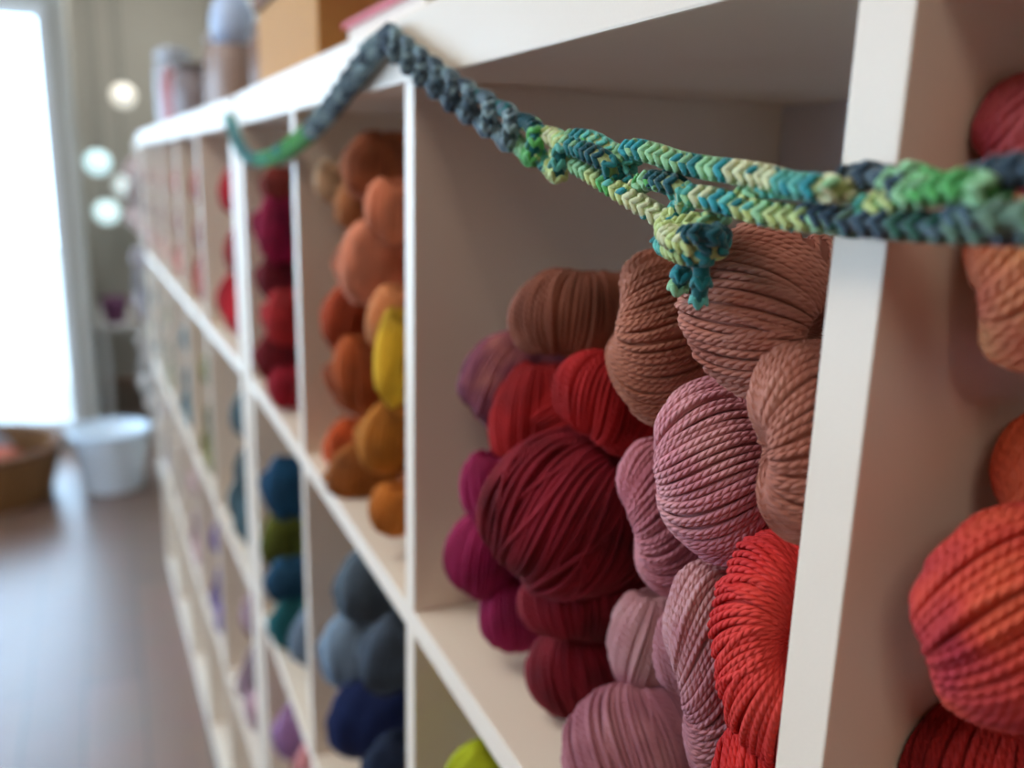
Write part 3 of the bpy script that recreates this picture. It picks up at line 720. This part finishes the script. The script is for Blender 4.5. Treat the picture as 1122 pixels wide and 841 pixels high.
lathe('pail', [(0, 0), (0.115, 0), (0.12, 0.01), (0.155, 0.25), (0.162, 0.255), (0.155, 0.26), (0.148, 0.25), (0.112, 0.02), (0, 0.02)], plain('white_enamel', lin(226, 236, 244), 0.25), bu)
lathe('rolled_rim', [(0.155, 0.250), (0.166, 0.253), (0.166, 0.266), (0.152, 0.266), (0.155, 0.250)], plain('enamel_rim', lin(200, 216, 230), 0.3), bu)
# little lamps hanging at the far end
def lamp(px, py, y, r, col, st, label):
    v = ray(px, py); P = EYE+v*(y/v[1])
    t = empty('pendant_lamp', (P[0], P[1], P[2]), label, 'lamp', 'small round lamps glowing at the far end of the shop')
    pr = [(r*math.sin(a), -r*math.cos(a)) for a in np.linspace(0, math.pi, 14)]
    lathe('bulb', pr, glow('lit_bulb', col, st), t, seg=20)
    lathe('cap', [(r*.35, r*.9), (r*.35, r*1.3), (0, r*1.35)], plain('lamp_cap', lin(120, 120, 116), 0.4), t, seg=12)
    lathe('cable', [(0.003, r*1.3), (0.003, H_CEIL-P[2])], plain('lamp_cable', lin(70, 70, 70), 0.6), t, seg=6)
lamp(135, 105, 5.6, 0.066, (1.0, 0.97, 0.88, 1), 0.58, 'warm white lamp hanging highest at the far end')
lamp(107, 178, 5.4, 0.066, (0.66, 0.93, 1.0, 1), 0.95, 'bluish lamp hanging left, nearest the shop window edge')
lamp(137, 203, 5.95, 0.066, (0.80, 0.92, 0.94, 1), 0.6, 'dim pale lamp hanging right of the bluish ones')
lamp(117, 232, 5.8, 0.070, (0.72, 0.96, 1.0, 1), 0.95, 'bluish lamp hanging lowest at the far end')
# shop table with goods seen past the end of the shelves
tb = empty('display_table', (0.04, 5.45, 0), 'pale display table at the far end of the shop', 'table')
boxes('table_top', [((-0.12, -0.35, 0.50), (0.60, 0.35, 0.53))], TRIM, tb, 0.002)
for a in (-0.09, 0.57):
    for b in (-0.31, 0.31): boxes('leg', [((a-0.02, b-0.02, 0), (a+0.02, b+0.02, 0.50))], TRIM, tb, 0.002)
for k, (dx, c, lab) in enumerate(((-0.03, (120, 70, 110), 'purple pot on the far display table'), (0.12, (190, 160, 120), 'tan pot on the far display table'))):
    q = empty('pot', (0.04+dx, 5.2, 0.53), lab, 'pot', 'pots on the far display table')
    lathe('body', [(0, 0), (.05, 0), (.07, .12), (.075, .13), (.065, .13), (.046, .02), (0, .02)], plain('pot_clay', lin(*c), .6), q, seg=20)
# ceiling panels; the one behind the camera is added for fill light
for x, y, lab in ((-0.85, 0.9, 'white ceiling lamp panel above the aisle nearest the camera'), (-0.85, -1.4, 'added white fill light panel behind the photographer, nearest the back wall'), (-0.85, 3.2, 'white ceiling lamp panel above the middle of the aisle')):
    q = empty('ceiling_light_panel', (x, y, H_CEIL-0.05), lab, 'lamp', 'ceiling lamps over the aisle')
    boxes('frame', [((-.32, -.62, 0), (-.29, .62, .05)), ((.29, -.62, 0), (.32, .62, .05)), ((-.29, -.62, 0), (.29, -.59, .05)), ((-.29, .59, 0), (.29, .62, .05))], TRIM, q, 0.002)
    boxes('diffuser', [((-.29, -.59, 0.02), (.29, .59, .03))], glow('lit_diffuser', (1, .96, .9, 1), 3.0), q)
